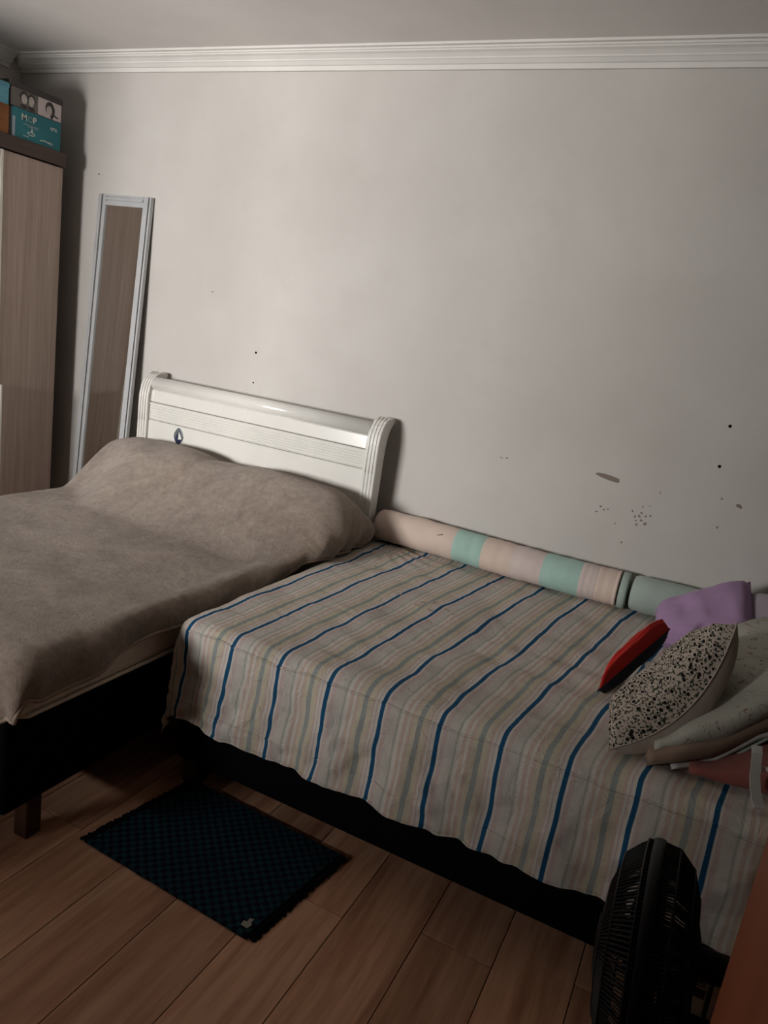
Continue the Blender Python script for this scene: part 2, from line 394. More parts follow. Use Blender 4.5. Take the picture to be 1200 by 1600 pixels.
# ------------------------------------------------------------------ boxes on the wardrobe
ZT = 2.150
def text(body, size, loc, rot, m, name, parent, ext=0.0006):
    cu = bpy.data.curves.new(name, 'FONT'); cu.body = body; cu.size = size; cu.extrude = ext; cu.align_x = 'LEFT'; cu.offset = size * .012
    tmp = bpy.data.objects.new(name, cu); C.objects.link(tmp)
    bpy.context.view_layer.update()
    me = bpy.data.meshes.new_from_object(tmp.evaluated_get(bpy.context.evaluated_depsgraph_get()))
    bpy.data.objects.remove(tmp)
    o = link(bpy.data.objects.new(name, me)); me.materials.clear(); me.materials.append(m)
    o.parent = parent; o.location = Vector(loc) - wloc(parent); o.rotation_euler = rot
    return o
FX = -3.352        # printed fronts face +x
FR = (math.pi / 2, 0, math.pi / 2)
tb = thing('teal_box', (-3.5, 2.745, ZT), 'teal cardboard box printed MOP on the wardrobe, beneath the photo box', 'box')
obj('body', B(-3.62, FX, 2.607, 2.885, ZT, 2.283, .003), MAT_TEAL, tb)
obj('side_panel', B(-3.61, FX - .004, 2.6055, 2.607, ZT + .004, 2.279), MAT_TEALSIDE, tb, label='pale bluish side panel')
obj('corner_strip', B(FX, FX + .0007, 2.607, 2.622, ZT + .004, 2.24), MAT_TEALSIDE, tb, label='pale strip at the left corner')
text('M', .040, (FX + .0006, 2.655, 2.236), FR, MAT_INKW, 'letter', tb)
text('O', .036, (FX + .0006, 2.690, 2.236), FR, MAT_INKG, 'letter', tb)
text('P', .040, (FX + .0006, 2.719, 2.236), FR, MAT_INKW, 'letter', tb)
text('UTIL', .020, (FX + .0006, 2.822, 2.236), FR, MAT_INKW, 'lettering', tb)
bm = bmesh.new(); box(bm, FX, FX + .0006, 2.665, 2.752, 2.219, 2.223); box(bm, FX, FX + .0006, 2.690, 2.752, 2.212, 2.215)
obj('printed_line', bm, MAT_INKG, tb)
def ringmark(cy, cz, ry, rz, wd_, m, par, name, a0=0, a1=2 * math.pi, lab=None):
    b_ = bmesh.new(); n = 20
    pts = [(FX + .0008, cy + ry * math.cos(a0 + (a1 - a0) * q / n), cz + rz * math.sin(a0 + (a1 - a0) * q / n)) for q in range(n + 1)]
    tube(b_, pts, wd_, 4); obj(name, b_, m, par, label=lab)
ringmark(2.712, 2.186, .020, .0065, .0018, MAT_INKW, tb, 'printed_bucket')
bm = bmesh.new(); box(bm, FX, FX + .0006, 2.714, 2.717, 2.195, 2.218); box(bm, FX, FX + .0008, 2.711, 2.720, 2.197, 2.204); obj('printed_mop', bm, MAT_INKW, tb)
obj('printed_line', B(FX, FX + .0006, 2.668, 2.700, 2.168, 2.1705), MAT_INKW, tb)
ringmark(2.792, 2.164, .034, .012, .0024, MAT_INKW, tb, 'printed_bucket', .1, 2.6)
ringmark(2.822, 2.166, .016, .010, .0018, MAT_INKW, tb, 'printed_bucket', .1, 2.8)

pb = thing('photo_box', (-3.5, 2.74, 2.283), 'dark lidded box with black and white portrait photos lying on the teal box', 'box')
obj('body', B(-3.63, FX - .002, 2.596, 2.884, 2.283, 2.366, .002), MAT_CHAR, pb)
obj('lid', B(-3.635, FX + .002, 2.592, 2.889, 2.366, 2.394, .003), MAT_CHAR, pb)
FX2 = FX - .002
def ell(y, z, ry, rz, m, name, par, off=.0, n=18, rot=0):
    pts = []
    for q in range(n):
        a = 2 * math.pi * q / n; u, v = math.cos(a) * ry, math.sin(a) * rz
        pts.append((FX2 + off, y + u * math.cos(rot) - v * math.sin(rot), z + u * math.sin(rot) + v * math.cos(rot)))
    b_ = bmesh.new(); flat_poly(b_, pts, (1, 0, 0), .0005); return obj(name, b_, m, par)
ph1 = obj('photo', B(FX2, FX2 + .0006, 2.600, 2.745, 2.286, 2.365), MAT_GREYP, pb, label='grey portrait of two faces')
for fy, s_ in ((2.668, 1), (2.710, -1)):
    ell(fy, 2.334, .023, .027, MAT_HAIR, 'hair', ph1, .0007); ell(fy + .001 * s_, 2.328, .016, .022, MAT_FACE, 'face', ph1, .0013)
    ell(fy, 2.296, .02, .009, MAT_HAIR, 'clothing', ph1, .0007)
ph2 = obj('photo', B(FX2, FX2 + .0006, 2.747, 2.882, 2.286, 2.365), MAT_PINKP, pb, label='pale portrait of one face')
ell(2.815, 2.330, .026, .031, MAT_HAIR, 'hair', ph2, .0007); ell(2.831, 2.315, .012, .03, MAT_HAIR, 'hair', ph2, .0008, rot=-.2)
ell(2.811, 2.320, .016, .023, MAT_FACE, 'face', ph2, .0014); ell(2.85, 2.304, .018, .004, MAT_HAIR, 'clothing', ph2, .0007, rot=-.3)

kb = thing('kraft_box', (-3.5, 2.48, ZT), 'orange brown cardboard box on the wardrobe beneath the light blue box', 'box')
obj('body', B(-3.62, FX, 2.36, 2.590, ZT, 2.272, .003), MAT_KRAFT, kb)
obj('flap', B(-3.62, FX + .001, 2.358, 2.591, 2.272, 2.276), MAT_KRAFT, kb)
ringmark(2.545, 2.205, .012, .005, .001, MAT_HAIR, kb, 'printed_mark', .2, 2.8)
sb = thing('blue_box', (-3.5, 2.48, 2.276), 'light blue box on the orange brown box at left end', 'box')
obj('body', B(-3.60, FX - .003, 2.35, 2.589, 2.276, 2.366, .003), MAT_SKYCARD, sb)
obj('lid', B(-3.603, FX - .001, 2.347, 2.591, 2.350, 2.371, .003), MAT_SKYCARD, sb)
bm = bmesh.new()
lathe(bm, [(0.001, 0), (.03, .002), (.032, .012), (.024, .025), (.001, .03)], (-3.44, 2.555, 2.371), (0, 0, 1), 14)
for v in bm.verts: v.co += Vector((fbm(*v.co, 40), fbm(v.co.y, v.co.z, v.co.x, 40), 0)) * .006
tag(obj('crumpled_paper', bm, MAT_PAPER, None, True), 'small crumpled white paper on top of light blue box', 'paper')

# ------------------------------------------------------------------ mirror leaning on the wall
# local frame: x to the right, z along the leaning height; top touches the wall, bottom stands out
mw, mh, lean = 0.360, 1.96, math.radians(2.6)
mx0 = -3.222
def MP(u, h, d):      # u across, h up the frame, d out of the frame
    y = YB - .006 - (mh - h) * math.sin(lean) - d * math.cos(lean); z = 0.035 + h * math.cos(lean) - d * math.sin(lean)
    return Vector((mx0 + u + (h - mh) * 0.008, y, z))
mr = thing('mirror', (mx0 + mw / 2, YB - .1, 0.0), 'tall narrow mirror in a silver frame leaning on the wall', 'mirror')
def mbox(bm, u0, u1, h0, h1, d0, d1):
    r = bmesh.ops.create_cube(bm, size=1.0)
    for v in r['verts']:
        v.co = MP(u0 if v.co.x < 0 else u1, h0 if v.co.z < 0 else h1, d0 if v.co.y > 0 else d1)
bm = bmesh.new(); mbox(bm, .008, mw - .008, .008, mh - .008, 0, .006); obj('backing', bm, MAT_DARKWOOD, mr)
fw = .052
bm = bmesh.new(); mbox(bm, fw - .006, mw - fw + .006, fw - .006, mh - fw + .006, .006, .0105); obj('glass', bm, MAT_MIRROR, mr, label='mirror glass reflecting the wardrobe')
for (u0, u1, h0, h1, vert) in ((0, fw, 0, mh, 1), (mw - fw, mw, 0, mh, 1), (fw, mw - fw, 0, fw, 0), (fw, mw - fw, mh - fw, mh, 0)):
    bm = bmesh.new()
    if vert:
        o_ = u0 < .1
        e = (lambda a: (u0 + a)) if o_ else (lambda a: (u1 - a))
        for a0, a1, d1 in ((0, .010, .020), (.010, .015, .009), (.015, .027, .024), (.027, .032, .010), (.032, fw, .018)):
            mbox(bm, min(e(a0), e(a1)), max(e(a0), e(a1)), h0, h1, 0, d1)
    else:
        lowside = h0 < .1
        e = (lambda a: h0 + a) if lowside else (lambda a: h1 - a)
        for a0, a1, d1 in ((0, .010, .020), (.010, .015, .009), (.015, .027, .024), (.027, .032, .010), (.032, fw, .018)):
            mbox(bm, u0, u1, min(e(a0), e(a1)), max(e(a0), e(a1)), 0, d1)
    bmesh.ops.recalc_face_normals(bm, faces=bm.faces)
    obj('frame_bar', bm, MAT_ALU, mr)

# ------------------------------------------------------------------ headboard
hb = thing('headboard', (-2.04, 2.93, 0), 'white lacquered sleigh headboard with grooved panel behind the brown blanket', 'headboard')
# side posts: a sleigh profile in (y, z)
front = [(2.895, .02), (2.895, .90), (2.893, .97), (2.894, 1.03), (2.903, 1.075), (2.920, 1.108), (2.945, 1.132), (2.975, 1.143), (3.010, 1.144), (3.028, 1.138)]
back = [(3.030, 1.118), (3.010, 1.105), (2.992, 1.085), (2.980, 1.055), (2.972, 1.01), (2.968, .95), (2.966, .02)]
for xa, xb in ((-2.735, -2.672), (-1.418, -1.352)):
    prof = front + back
    bm = bmesh.new(); extrude_profile(bm, prof, lambda u, v, t: (t, u, v), xa, xb)
    es = [e for e in bm.edges if len(e.link_faces) == 2 and any(len(f.verts) > 4 for f in e.link_faces)]
    bmesh.ops.bevel(bm, geom=es, offset=.006, segments=2, affect='EDGES', profile=.5)
    po = obj('post', bm, MAT_LACQ, hb)
    # three raised beads running up the face of the post
    bm = bmesh.new()
    for q in (.25, .5, .75):
        xx = xa + (xb - xa) * q
        tube(bm, [(xx, y - .001, z) if z < 1.1 else (xx, y, z + .001) for y, z in front[1:8]], .0032, 6)
        tube(bm, [(xx, 2.8945, .3), (xx, 2.8945, .9)], .0032, 6)
    obj('bead', bm, MAT_LACQ, po, True)
xa, xb = -2.674, -1.416
bm = bmesh.new()
prof = [(2.945 + .034 * math.cos(a), 1.088 + .036 * math.sin(a)) for a in [math.radians(q) for q in range(0, 360, 18)]]
extrude_profile(bm, prof, lambda u, v, t: (t, u, v), xa, xb); o = obj('top_rail', bm, MAT_LACQ, hb)
for p in o.data.polygons: p.use_smooth = len(p.vertices) == 4
def hp(name, prof):
    b_ = bmesh.new(); extrude_profile(b_, prof, lambda u, v, t: (t, u, v), xa, xb); return obj(name, b_, MAT_LACQ, hb)
hp('upper_panel', [(2.925, 1.062), (2.918, 1.056), (2.913, 1.002), (2.918, .998), (2.96, .998), (2.965, 1.062)])
fl = [(2.955, .996), (2.915, .996), (2.9105, .992)]
for q in range(6):
    zc = .980 - q * .0125
    fl += [(2.9105, zc + .0030), (2.9145, zc + .0012), (2.9145, zc - .0012), (2.9105, zc - .0030)]
fl += [(2.9105, .9125), (2.915, .9085), (2.955, .9085)]
hp('fluted_panel', fl)
hp('lower_panel', [(2.955, .9065), (2.915, .9065), (2.9105, .902), (2.9105, .30), (2.955, .30)])
# sailing-boat emblem
em = obj('emblem', lathe(bmesh.new(), [(0.0005, 0), (.0335, 0), (.0335, .0018), (.031, .003), (.0005, .003)], (0, 0, 0), (0, -1, 0), 28), MAT_SILVER, hb, label='small blue and silver sailing boat badge')
ex, ez = -2.470, .852
for v in em.data.vertices:
    u, d, w = v.co.x + hb.location.x, v.co.y + hb.location.y, v.co.z + hb.location.z
    r_ = math.hypot(u, w); w2 = w * 1.40
    if w < 0: u *= (1 - .75 * (abs(w) / .0335) ** 1.6)
    if w > 0: u *= (1 - .35 * (w / .0335) ** 2)
    v.co = Vector((ex + u * .92, 2.9105 + d, ez + w2)) - hb.location
def ep(name, pts, m, th=.0016):
    b_ = bmesh.new(); flat_poly(b_, [(ex + u, 2.9076, ez + w) for u, w in pts], (0, -1, 0), th); obj(name, b_, m, em)
ep('sail', [(-.001, .030), (-.003, -.012), (-.019, -.010)], MAT_BLUEEM)
ep('sail', [(.002, .026), (.002, -.012), (.022, -.008), (.016, .008)], MAT_LACQ)
ep('hull', [(-.023, -.013), (.023, -.013), (.012, -.028), (.001, -.042), (-.011, -.028)], MAT_BLUEEM)

# ------------------------------------------------------------------ draped cloths
def drape(xl, xr, yf, yb, dl, dr, df, top, r=.05, step=.013, flare=.08, corner=.14, wave=None, uvfn=None, post=None):
    """cloth laid over a box whose top is top(x, y); hangs dl, dr, df over the left, right and front edges"""
    ns = int((xr - xl + dl + dr) / step) + 1; nt = int((yb - yf + df) / step) + 1
    bm = bmesh.new(); uvl = bm.loops.layers.uv.new('cloth'); grid = []; uvs = {}
    for j in range(nt + 1):
        t = yf - df + (yb - yf + df) * j / nt; row = []
        for i in range(ns + 1):
            s = xl - dl + (xr - xl + dl + dr) * i / ns
            p = surf(s, t, xl, xr, yf, yb, dl, dr, df, top, r, flare, corner, wave, post)
            v = bm.verts.new(p); uvs[v] = uvfn(s, t) if uvfn else (s, t); row.append(v)
        grid.append(row)
    for j in range(nt):
        for i in range(ns):
            f = bm.faces.new((grid[j][i], grid[j][i + 1], grid[j + 1][i + 1], grid[j + 1][i])); f.smooth = True
            for lp in f.loops: lp[uvl].uv = uvs[lp.vert]
    return bm
def surf(s, t, xl, xr, yf, yb, dl, dr, df, top, r, flare, corner, wave, post):
    ex, sg = (xl - s, -1) if s < xl else ((s - xr, 1) if s > xr else (0, 0))
    ey = max(yf - t, 0.0); d = math.hypot(ex, ey)
    cx, cy = min(max(s, xl), xr), max(t, yf)
    z0 = top(cx, cy)
    if d < 1e-6: p = Vector((s, t, z0)); th = 0
    else:
        ux, uy = sg * ex / d, -ey / d
        th = abs(2 * ux * uy)
        dd = d * (1 - corner * th ** 2)
        if dd < r * math.pi / 2: off, dz = r * math.sin(dd / r), r * (1 - math.cos(dd / r))
        else: off, dz = r + flare * (dd - r * math.pi / 2), r + (dd - r * math.pi / 2)
        if wave: off += wave(s, t, dd, ux, uy)
        p = Vector((cx + ux * off, cy + uy * off, z0 - dz))
    if post: p = post(p, s, t, d)
    return p
def smooth01(x): x = min(max(x, 0), 1); return x * x * (3 - 2 * x)

# ---- striped single bed along the wall
bb = thing('box_spring', (-.41, 2.36, 0), 'black box spring bed base under the striped bedspread', 'bed base')
obj('base', B(-1.345, .52, 1.69, 3.03, .105, .355, .015, 3), MAT_BLACKFAB, bb)
for lx, ly in ((-1.335, 1.725), (.45, 1.725), (-1.335, 2.95), (.45, 2.95)):
    obj('leg', B(lx, lx + .055, ly, ly + .055, 0, .105, .004), MAT_LEG, bb)
mt = thing('mattress', (-.41, 2.36, .355), 'mattress under the striped bedspread, hardly visible', 'mattress')
obj('body', B(-1.335, .51, 1.70, 3.03, .357, .565, .04, 4), MAT_MATT, mt)
obj('piping', tube(bmesh.new(), [(-1.29, 1.698, .395), (.46, 1.698, .395)], .005, 6), MAT_MATT, mt)

def bed_top(x, y):
    z = .585 + .005 * fbm(x, y, .3, 3.0) + .0035 * fbm(x, y, 1.7, 8) + .003 * (.4 - abs(fbm(x + .3 * fbm(x, y, 2, 5), y * 1.4, 5, 15))) + .003 * (.4 - abs(fbm(x * .7, y * 1.3, 11, 9)))
    z += .010 * math.exp(-((x + .72) / .12) ** 2 - ((y - 2.32) / .16) ** 2)          # rumpled patch
    # creases fanning out of the back left corner
    a = math.atan2(y - 2.95, x + 1.32); rr = math.hypot(x + 1.32, y - 2.95)
    z += .005 * math.sin(a * 26) * math.exp(-(rr / .28) ** 2) * smooth01(rr / .08)
    # ridges on the top, running along the bed
    z += .0034 * math.sin(y * 30 + 4 * fbm(x, y, 2, 2.2)) * smooth01(.5 + 1.2 * fbm(x, y, 9, 1.3))
    z += .004 * fbm(x * 2.2, y * .9, 21, 7)
    return z
def bed_wave(s, t, dd, ux, uy):
    q = smooth01(dd / .26)
    w = .010 * math.sin(s * 21 + 1.7 * fbm(s, 0, 0, 3)) + .014 * fbm(s, t, 4, 11) + .009 * fbm(s, t, 2, 24) - .012 * abs(fbm(s * 1.5, t * .8, 6, 15)) + .012 * fbm(s, 0, 7, 2.1)
    if t > 1.66: w *= .3
    return w * q + .004 * fbm(s, t, 1, 14) * smooth01(dd / .06)
def bed_uv(s, t):
    tau = min(max((t - 1.68) / 1.20, 0), 1.2); tau = tau ** 1.15
    o_ = -1.312 + (.053) * tau; p_ = .1648 + .0132 * tau
    kx = (s - o_) / p_ + .055 * fbm(s, t, 3, 3.2) + .03 * fbm(s, t, 6, 9)
    return (kx, t)
BX = dict(xl=-1.315, xr=.47, yf=1.70, yb=3.02, dl=.33, dr=.33, df=.335, top=bed_top, r=.05, flare=.10, corner=.10, wave=bed_wave)
bs = thing('bedspread', (-.41, 2.36, .58), 'bedspread striped in blue, peach and grey over the right hand bed', 'bedspread')
o = obj('cloth', drape(step=.0125, uvfn=bed_uv, post=None, **BX), MAT_STRIPE, bs)
m_ = o.modifiers.new('thick', 'SOLIDIFY'); m_.thickness = .004; m_.offset = -1
def on_bed(s, t, lift=.0):
    p = surf(s, t, BX['xl'], BX['xr'], BX['yf'], BX['yb'], BX['dl'], BX['dr'], BX['df'], bed_top, .05, .10, .10, bed_wave, None)
    return p + (Vector((0, -lift, lift)) if t < 1.7 else Vector((0, 0, lift)))
def seam(tt, r, lift):
    bm = bmesh.new(); pts = []; uv = []
    for q in range(151):
        ss = -1.315 + 1.785 * q / 150; t_ = tt + .006 * fbm(q * .06, 0, 0, 1)
        pts.append(on_bed(ss, t_, lift)); uv.append(bed_uv(ss, t_))
    n = 5; tube(bm, pts, r, n, caps=False); bm.verts.index_update()
    L_ = bm.loops.layers.uv.new('cloth')
    for f in bm.faces:
        for lp in f.loops: lp[L_].uv = uv[lp.vert.index // n]
    return bm
obj('seam', seam(1.645, .0036, .0008), MAT_STRIPE, bs, True)
obj('seam', seam(1.425, .0026, .0004), MAT_STRIPE, bs, True)
obj('hem', seam(1.367, .0036, .0005), MAT_STRIPE, bs, True)
for q in range(9):
    cx, cy = -.80 + random.gauss(0, .05), 2.38 + random.gauss(0, .03); rr = random.uniform(.004, .013)
    pts = []
    for a in range(9):
        an = 2 * math.pi * a / 9; r2 = rr * random.uniform(.6, 1.2); xx, yy = cx + r2 * math.cos(an) * 1.6, cy + r2 * math.sin(an)
        pts.append((xx, yy, bed_top(xx, yy) + .0006))
    bm = bmesh.new(); flat_poly(bm, pts, (0, 0, 1), .0004); obj('stain', bm, MAT_STAIN, bs)

# ---- double bed under the headboard
db = thing('box_spring', (-2.08, 2.02, 0), 'black box spring bed base under the brown blanket', 'bed base')
obj('base', B(-2.735, -1.43, 1.135, 2.885, .165, .425, .015, 3), MAT_BLACKFAB, db)
for lx, ly in ((-1.535, 1.255), (-2.68, 1.255), (-1.535, 2.78), (-2.68, 2.78)):
    obj('leg', B(lx, lx + .05, ly, ly + .05, 0, .165, .004), MAT_LEG, db)
m2 = thing('mattress', (-2.08, 2.02, .425), 'cream sided mattress on the black base under the brown blanket', 'mattress')
obj('body', B(-2.74, -1.418, 1.15, 2.885, .427, .588, .035, 4), MAT_MATT, m2)
obj('piping', tube(bmesh.new(), [(-1.455, 1.152, .44), (-1.416, 1.19, .44), (-1.416, 2.5, .44)], .006, 6), MAT_MATT, m2)
def bl_top(x, y):
    z = .606 + .006 * fbm(x, y, .7, 2.4) + .004 * fbm(x, y, 2.2, 6) + .0015 * fbm(x, y, 3, 18)
    # two pillows under the blanket
    rx = smooth01((x + 2.66) / .30)
    py = smooth01((y - 2.40 + .20 * rx) / (.34 + .17 * rx)) * (1 - .35 * smooth01((y - 2.78) / .12))
    lp = 1 - abs((x + 2.40) / .37) ** 4; rp = 1 - abs((x + 1.70) / .37) ** 4
    hx = max(.232 * max(lp, 0) ** .35, .225 * max(rp, 0) ** .35, .205 if -2.5 < x < -1.6 else 0)
    z += hx * py
    z += .010 * math.sin(y * 15 + x * 4 + 2 * fbm(x, y, 0, 2)) * smooth01((y - 2.15) / .3) * smooth01((x + 2.2) / .5)
    z += .007 * fbm(x, y, 8, 5) * smooth01((y - 2.2) / .3)
    return z
def bl_wave(s, t, dd, ux, uy):
    q = smooth01(dd / .16)
    return (.012 * math.sin((s + t) * 17 + 2 * fbm(s, t, 0, 3)) + .006 * fbm(s, t, 4, 9)) * q
def bl_post(p, s, t, d):
    if s > XRB: p.z += .055 * min(1, d / .15) * smooth01((t - 1.20) / .42)
    # at the head the blanket wraps round the pillow end, which bulges over the bed's right side
    g = smooth01((t - 2.22) / .34)
    if g > 0:
        if s > XRB:
            e = min(d / .169, 1); zt = bl_top(XRB, max(t, 1.2))
            q = Vector((XRB + .165 * math.sin(math.pi * .70 * e) + .010 * math.sin(t * 46 + 2 * e) * e, p.y - .05 * e * g, zt - (zt - .597) * (.25 * e + .75 * e ** 1.7)))
            p = p.lerp(q, g)
    return p
XRB = -1.465
BLK = dict(xl=-2.67, xr=XRB, yf=1.215, yb=2.885, dl=.14, dr=.169, df=.222, top=bl_top, r=.075, flare=.02, corner=.28, wave=bl_wave, post=bl_post)
bk = thing('blanket', (-2.07, 2.02, .6), 'brown fleece blanket spread over the bed with the white headboard', 'blanket')
o = obj('cloth', drape(step=.014, **BLK), MAT_FLEECE, bk)
m_ = o.modifiers.new('thick', 'SOLIDIFY'); m_.thickness = .009; m_.offset = 0
def on_bl(s, t):
    q = dict(BLK); return surf(s, t, q['xl'], q['xr'], q['yf'], q['yb'], q['dl'], q['dr'], q['df'], bl_top, q['r'], q['flare'], q['corner'], bl_wave, bl_post)
s1, t0 = BLK['xr'] + BLK['dr'], BLK['yf'] - BLK['df']
pts = [on_bl(-2.81 + (s1 + 2.81) * q / 60, t0) for q in range(61)] + [on_bl(s1, t0 + (2.885 - t0) * q / 80) for q in range(1, 81)]
obj('hem', tube(bmesh.new(), pts, .0075, 7), MAT_HEM, bk, True, 'stitched blanket edge')

# ------------------------------------------------------------------ bolsters against the wall
def bolster(name, label, x0, x1, segs, r, yc, zc, cat='bolster', group=None):
    t = thing(name, ((x0 + x1) / 2, yc, zc - r), label, cat, group)
    xs = x0
    n = 28
    for k_, (xe, m) in enumerate(segs):
        first, last = k_ == 0, k_ == len(segs) - 1
        bm = bmesh.new(); prof = []
        if first: prof += [(.001, .0), (r * .6, .001), (r * .88, .006), (r * .97, .018)]
        else: prof += [(r * .985, .0)]
        L = xe - xs
        for q in range(1, 12): prof.append((r * (1 + .012 * math.sin(q * 1.3 + k_)), L * q / 12 if not first else .02 + (L - .02) * q / 12))
        if last: prof += [(r * .97, L - .016), (r * .88, L - .005), (r * .6, L - .001), (.001, L)]
        else: prof += [(r * .985, L)]
        prof = sorted(prof, key=lambda a: a[1])
        lathe(bm, prof, (xs, 0, 0), (1, 0, 0), n)
        for v in bm.verts:
            v.co.z *= 1.0 if v.co.z > 0 else .93
            v.co += Vector((0, yc + .006 * math.sin(v.co.x * 3), zc + .004 * math.sin(v.co.x * 5 + 1)))
            v.co += Vector((0, fbm(*v.co, 14), fbm(v.co.z, v.co.x, v.co.y, 14))) * .003
        bmesh.ops.recalc_face_normals(bm, faces=bm.faces)
        o_ = obj('fabric_panel', bm, m, t, True)
        xs = xe
    return t
b1 = bolster('bolster', 'long round bolster in peach and mint patches lying along the wall', -1.335, -.245,
             [(-.945, MAT_PEACH), (-.815, MAT_MINT), (-.685, MAT_PEACH), (-.555, MAT_PALEPINK), (-.400, MAT_MINT), (-.335, MAT_PALEPINK), (-.245, MAT_PEACH)], .074, 2.968, .662)
obj('end_band', lathe(bmesh.new(), [(.072, 0), (.0735, .006), (.0735, .022), (.070, .028), (.05, .029), (.001, .029)], (-.2445, 2.968, .661), (1, 0, 0), 28), MAT_MINT2, b1, True, 'dull green end of the bolster')
bm = bmesh.new()
flat_poly(bm, [(-1.026, 2.905, .700), (-1.000, 2.909, .710), (-.988, 2.909, .707), (-.992, 2.902, .690), (-1.000, 2.902, .690), (-1.000, 2.906, .702)], (0, -.75, .6), .0018)
obj('tear', bm, MAT_HAIR, b1, label='small dark tear in the peach fabric')
bolster('bolster', 'plain mint green bolster by the wall beyond the patched one', -.205, .42, [(.42, MAT_MINT2)], .074, 2.968, .662)

# ------------------------------------------------------------------ cushions
def pillow_bm(P, th, n=22, pinch=.05, wr=.006, seed=0, back=True, front=True, ex=.42, bow=(0, 0, 0)):
    """P: four corners (a, b, c, d) counter-clockwise seen from the front; returns front (and back) sheet"""
    a, b, c, d = [Vector(q) for q in P]; N_ = ((b - a).cross(d - a) + (d - c).cross(b - c)).normalized()
    cen = (a + b + c + d) / 4
    bm = bmesh.new(); uvl = bm.loops.layers.uv.new('cloth'); uvs = {}
    sheets = ([1] if front else []) + ([-1] if back else [])
    for sg in sheets:
        g = []
        for j in range(n + 1):
            row = []
            for i in range(n + 1):
                u, v = i / n, j / n; p = a.lerp(b, u).lerp(d.lerp(c, u), v)
                U, V = 2 * u - 1, 2 * v - 1
                p = p + (cen - p) * pinch * ((1 - U * U) * V * V + (1 - V * V) * U * U)      # sides drawn in
                p = p + Vector(bow) * ((1 - U * U) * (1 - v))
                h = th / 2 * (max(0, 1 - U ** 4) * max(0, 1 - V ** 4)) ** ex
                edge = (1 - U * U) * (1 - V * V)
                h += wr * edge ** .3 * (fbm(u * 3, v * 3, seed + sg, 1.6) + .5 * fbm(u * 3, v * 3, seed + 5 + sg, 4)) if edge > 0 else 0
                vt = bm.verts.new(p + N_ * h * sg); uvs[vt] = (u, v); row.append(vt)
            g.append(row)
        us = [[0.0] * (n + 1) for _ in range(n + 1)]; vs_ = [[0.0] * (n + 1) for _ in range(n + 1)]
        for j in range(n + 1):
            for i in range(1, n + 1): us[j][i] = us[j][i - 1] + (g[j][i].co - g[j][i - 1].co).length
        for i in range(n + 1):
            for j in range(1, n + 1): vs_[j][i] = vs_[j - 1][i] + (g[j][i].co - g[j - 1][i].co).length
        for j in range(n + 1):
            for i in range(n + 1): uvs[g[j][i]] = (us[j][i] - us[j][n // 2], vs_[j][i] - vs_[n // 2][i])
        for j in range(n):
            for i in range(n):
                q = (g[j][i], g[j][i + 1], g[j + 1][i + 1], g[j + 1][i])
                f = bm.faces.new(q if sg > 0 else q[::-1]); f.smooth = True
                for lp in f.loops: lp[uvl].uv = uvs[lp.vert]
    if len(sheets) == 2: bmesh.ops.remove_doubles(bm, verts=bm.verts, dist=1e-5)
    return bm
def edge_loop(P, pinch=.05, n=22, bow=(0, 0, 0)):
    a, b, c, d = [Vector(q) for q in P]; cen = (a + b + c + d) / 4; out = []
    def pt(u, v):
        p = a.lerp(b, u).lerp(d.lerp(c, u), v); U, V = 2 * u - 1, 2 * v - 1
        return p + Vector(bow) * ((1 - U * U) * (1 - v)) + (cen - p) * pinch * ((1 - U * U) * V * V + (1 - V * V) * U * U)
    for i in range(n): out.append(pt(i / n, 0))
    for i in range(n): out.append(pt(1, i / n))
    for i in range(n): out.append(pt(1 - i / n, 1))
    for i in range(n): out.append(pt(0, 1 - i / n))
    return out
def cen(P): return tuple(sum(p[i] for p in P) / 4 if i < 2 else min(p[2] for p in P) for i in range(3))
def cushion(name, P, th, mf, mb, label, seed, pinch=.05, wr=.006, seam_m=None, group=None, bow=(0, 0, 0)):
    t = thing(name, cen(P), label, 'cushion', group)
    obj('front_cover', pillow_bm(P, th, pinch=pinch, wr=wr, seed=seed, back=False, bow=bow), mf, t)
    obj('back_cover', pillow_bm(P, th, pinch=pinch, wr=wr, seed=seed, front=False, bow=bow), mb, t)
    obj('seam', tube(bmesh.new(), edge_loop(P, pinch, bow=bow), .0022, 5, True), seam_m or mf, t, True)
    return t
# purple pillow leaning against the wall
PP = [(-.075, 2.65, .605), (.25, 2.50, .66), (.188, 2.885, .835), (-.092, 2.78, .67)]
cushion('purple_cushion', PP, .15, MAT_PURPLE, MAT_PURPLE, 'plain purple cushion leaning on the wall behind the spotted cushion', 2, .03, .012)
# spotted cushion leaning on the folded quilt
PD = [(-.087, 1.735, .612), (.133, 2.10, .90), (.078, 2.215, .80), (-.105, 1.93, .615)]
PD = [PD[0], PD[1], PD[2], PD[3]]
cushion('spotted_cushion', PD, .13, MAT_DOTS, MAT_IVORY, 'ivory cushion with a print of black spots', 4, .03, .006, MAT_IVORY, bow=(.045, -.02, -.045))
# red cushion
PR = [(-.167, 2.061, .606), (-.027, 2.453, .72), (-.045, 2.45, .735), (-.165, 2.20, .62)]
cushion('red_cushion', PR, .10, MAT_RED, MAT_NAVY, 'small red cushion with dark back lying by the spotted cushion', 9, .03, .008, MAT_NAVY)
# lilac pillow and tan pillow at the right border
cushion('pillow', [(.185, 2.52, .60), (.72, 2.48, .60), (.74, 2.86, .80), (.19, 2.86, .80)], .16, MAT_LILAC, MAT_LILAC, 'dull lilac pillow by the wall at the right border', 11)
cushion('pillow', [(.185, 2.22, .735), (.70, 2.2, .735), (.72, 2.50, .78), (.20, 2.50, .78)], .075, MAT_TAN, MAT_TAN, 'tan pillow on the flowered quilt below the lilac pillow', 13)

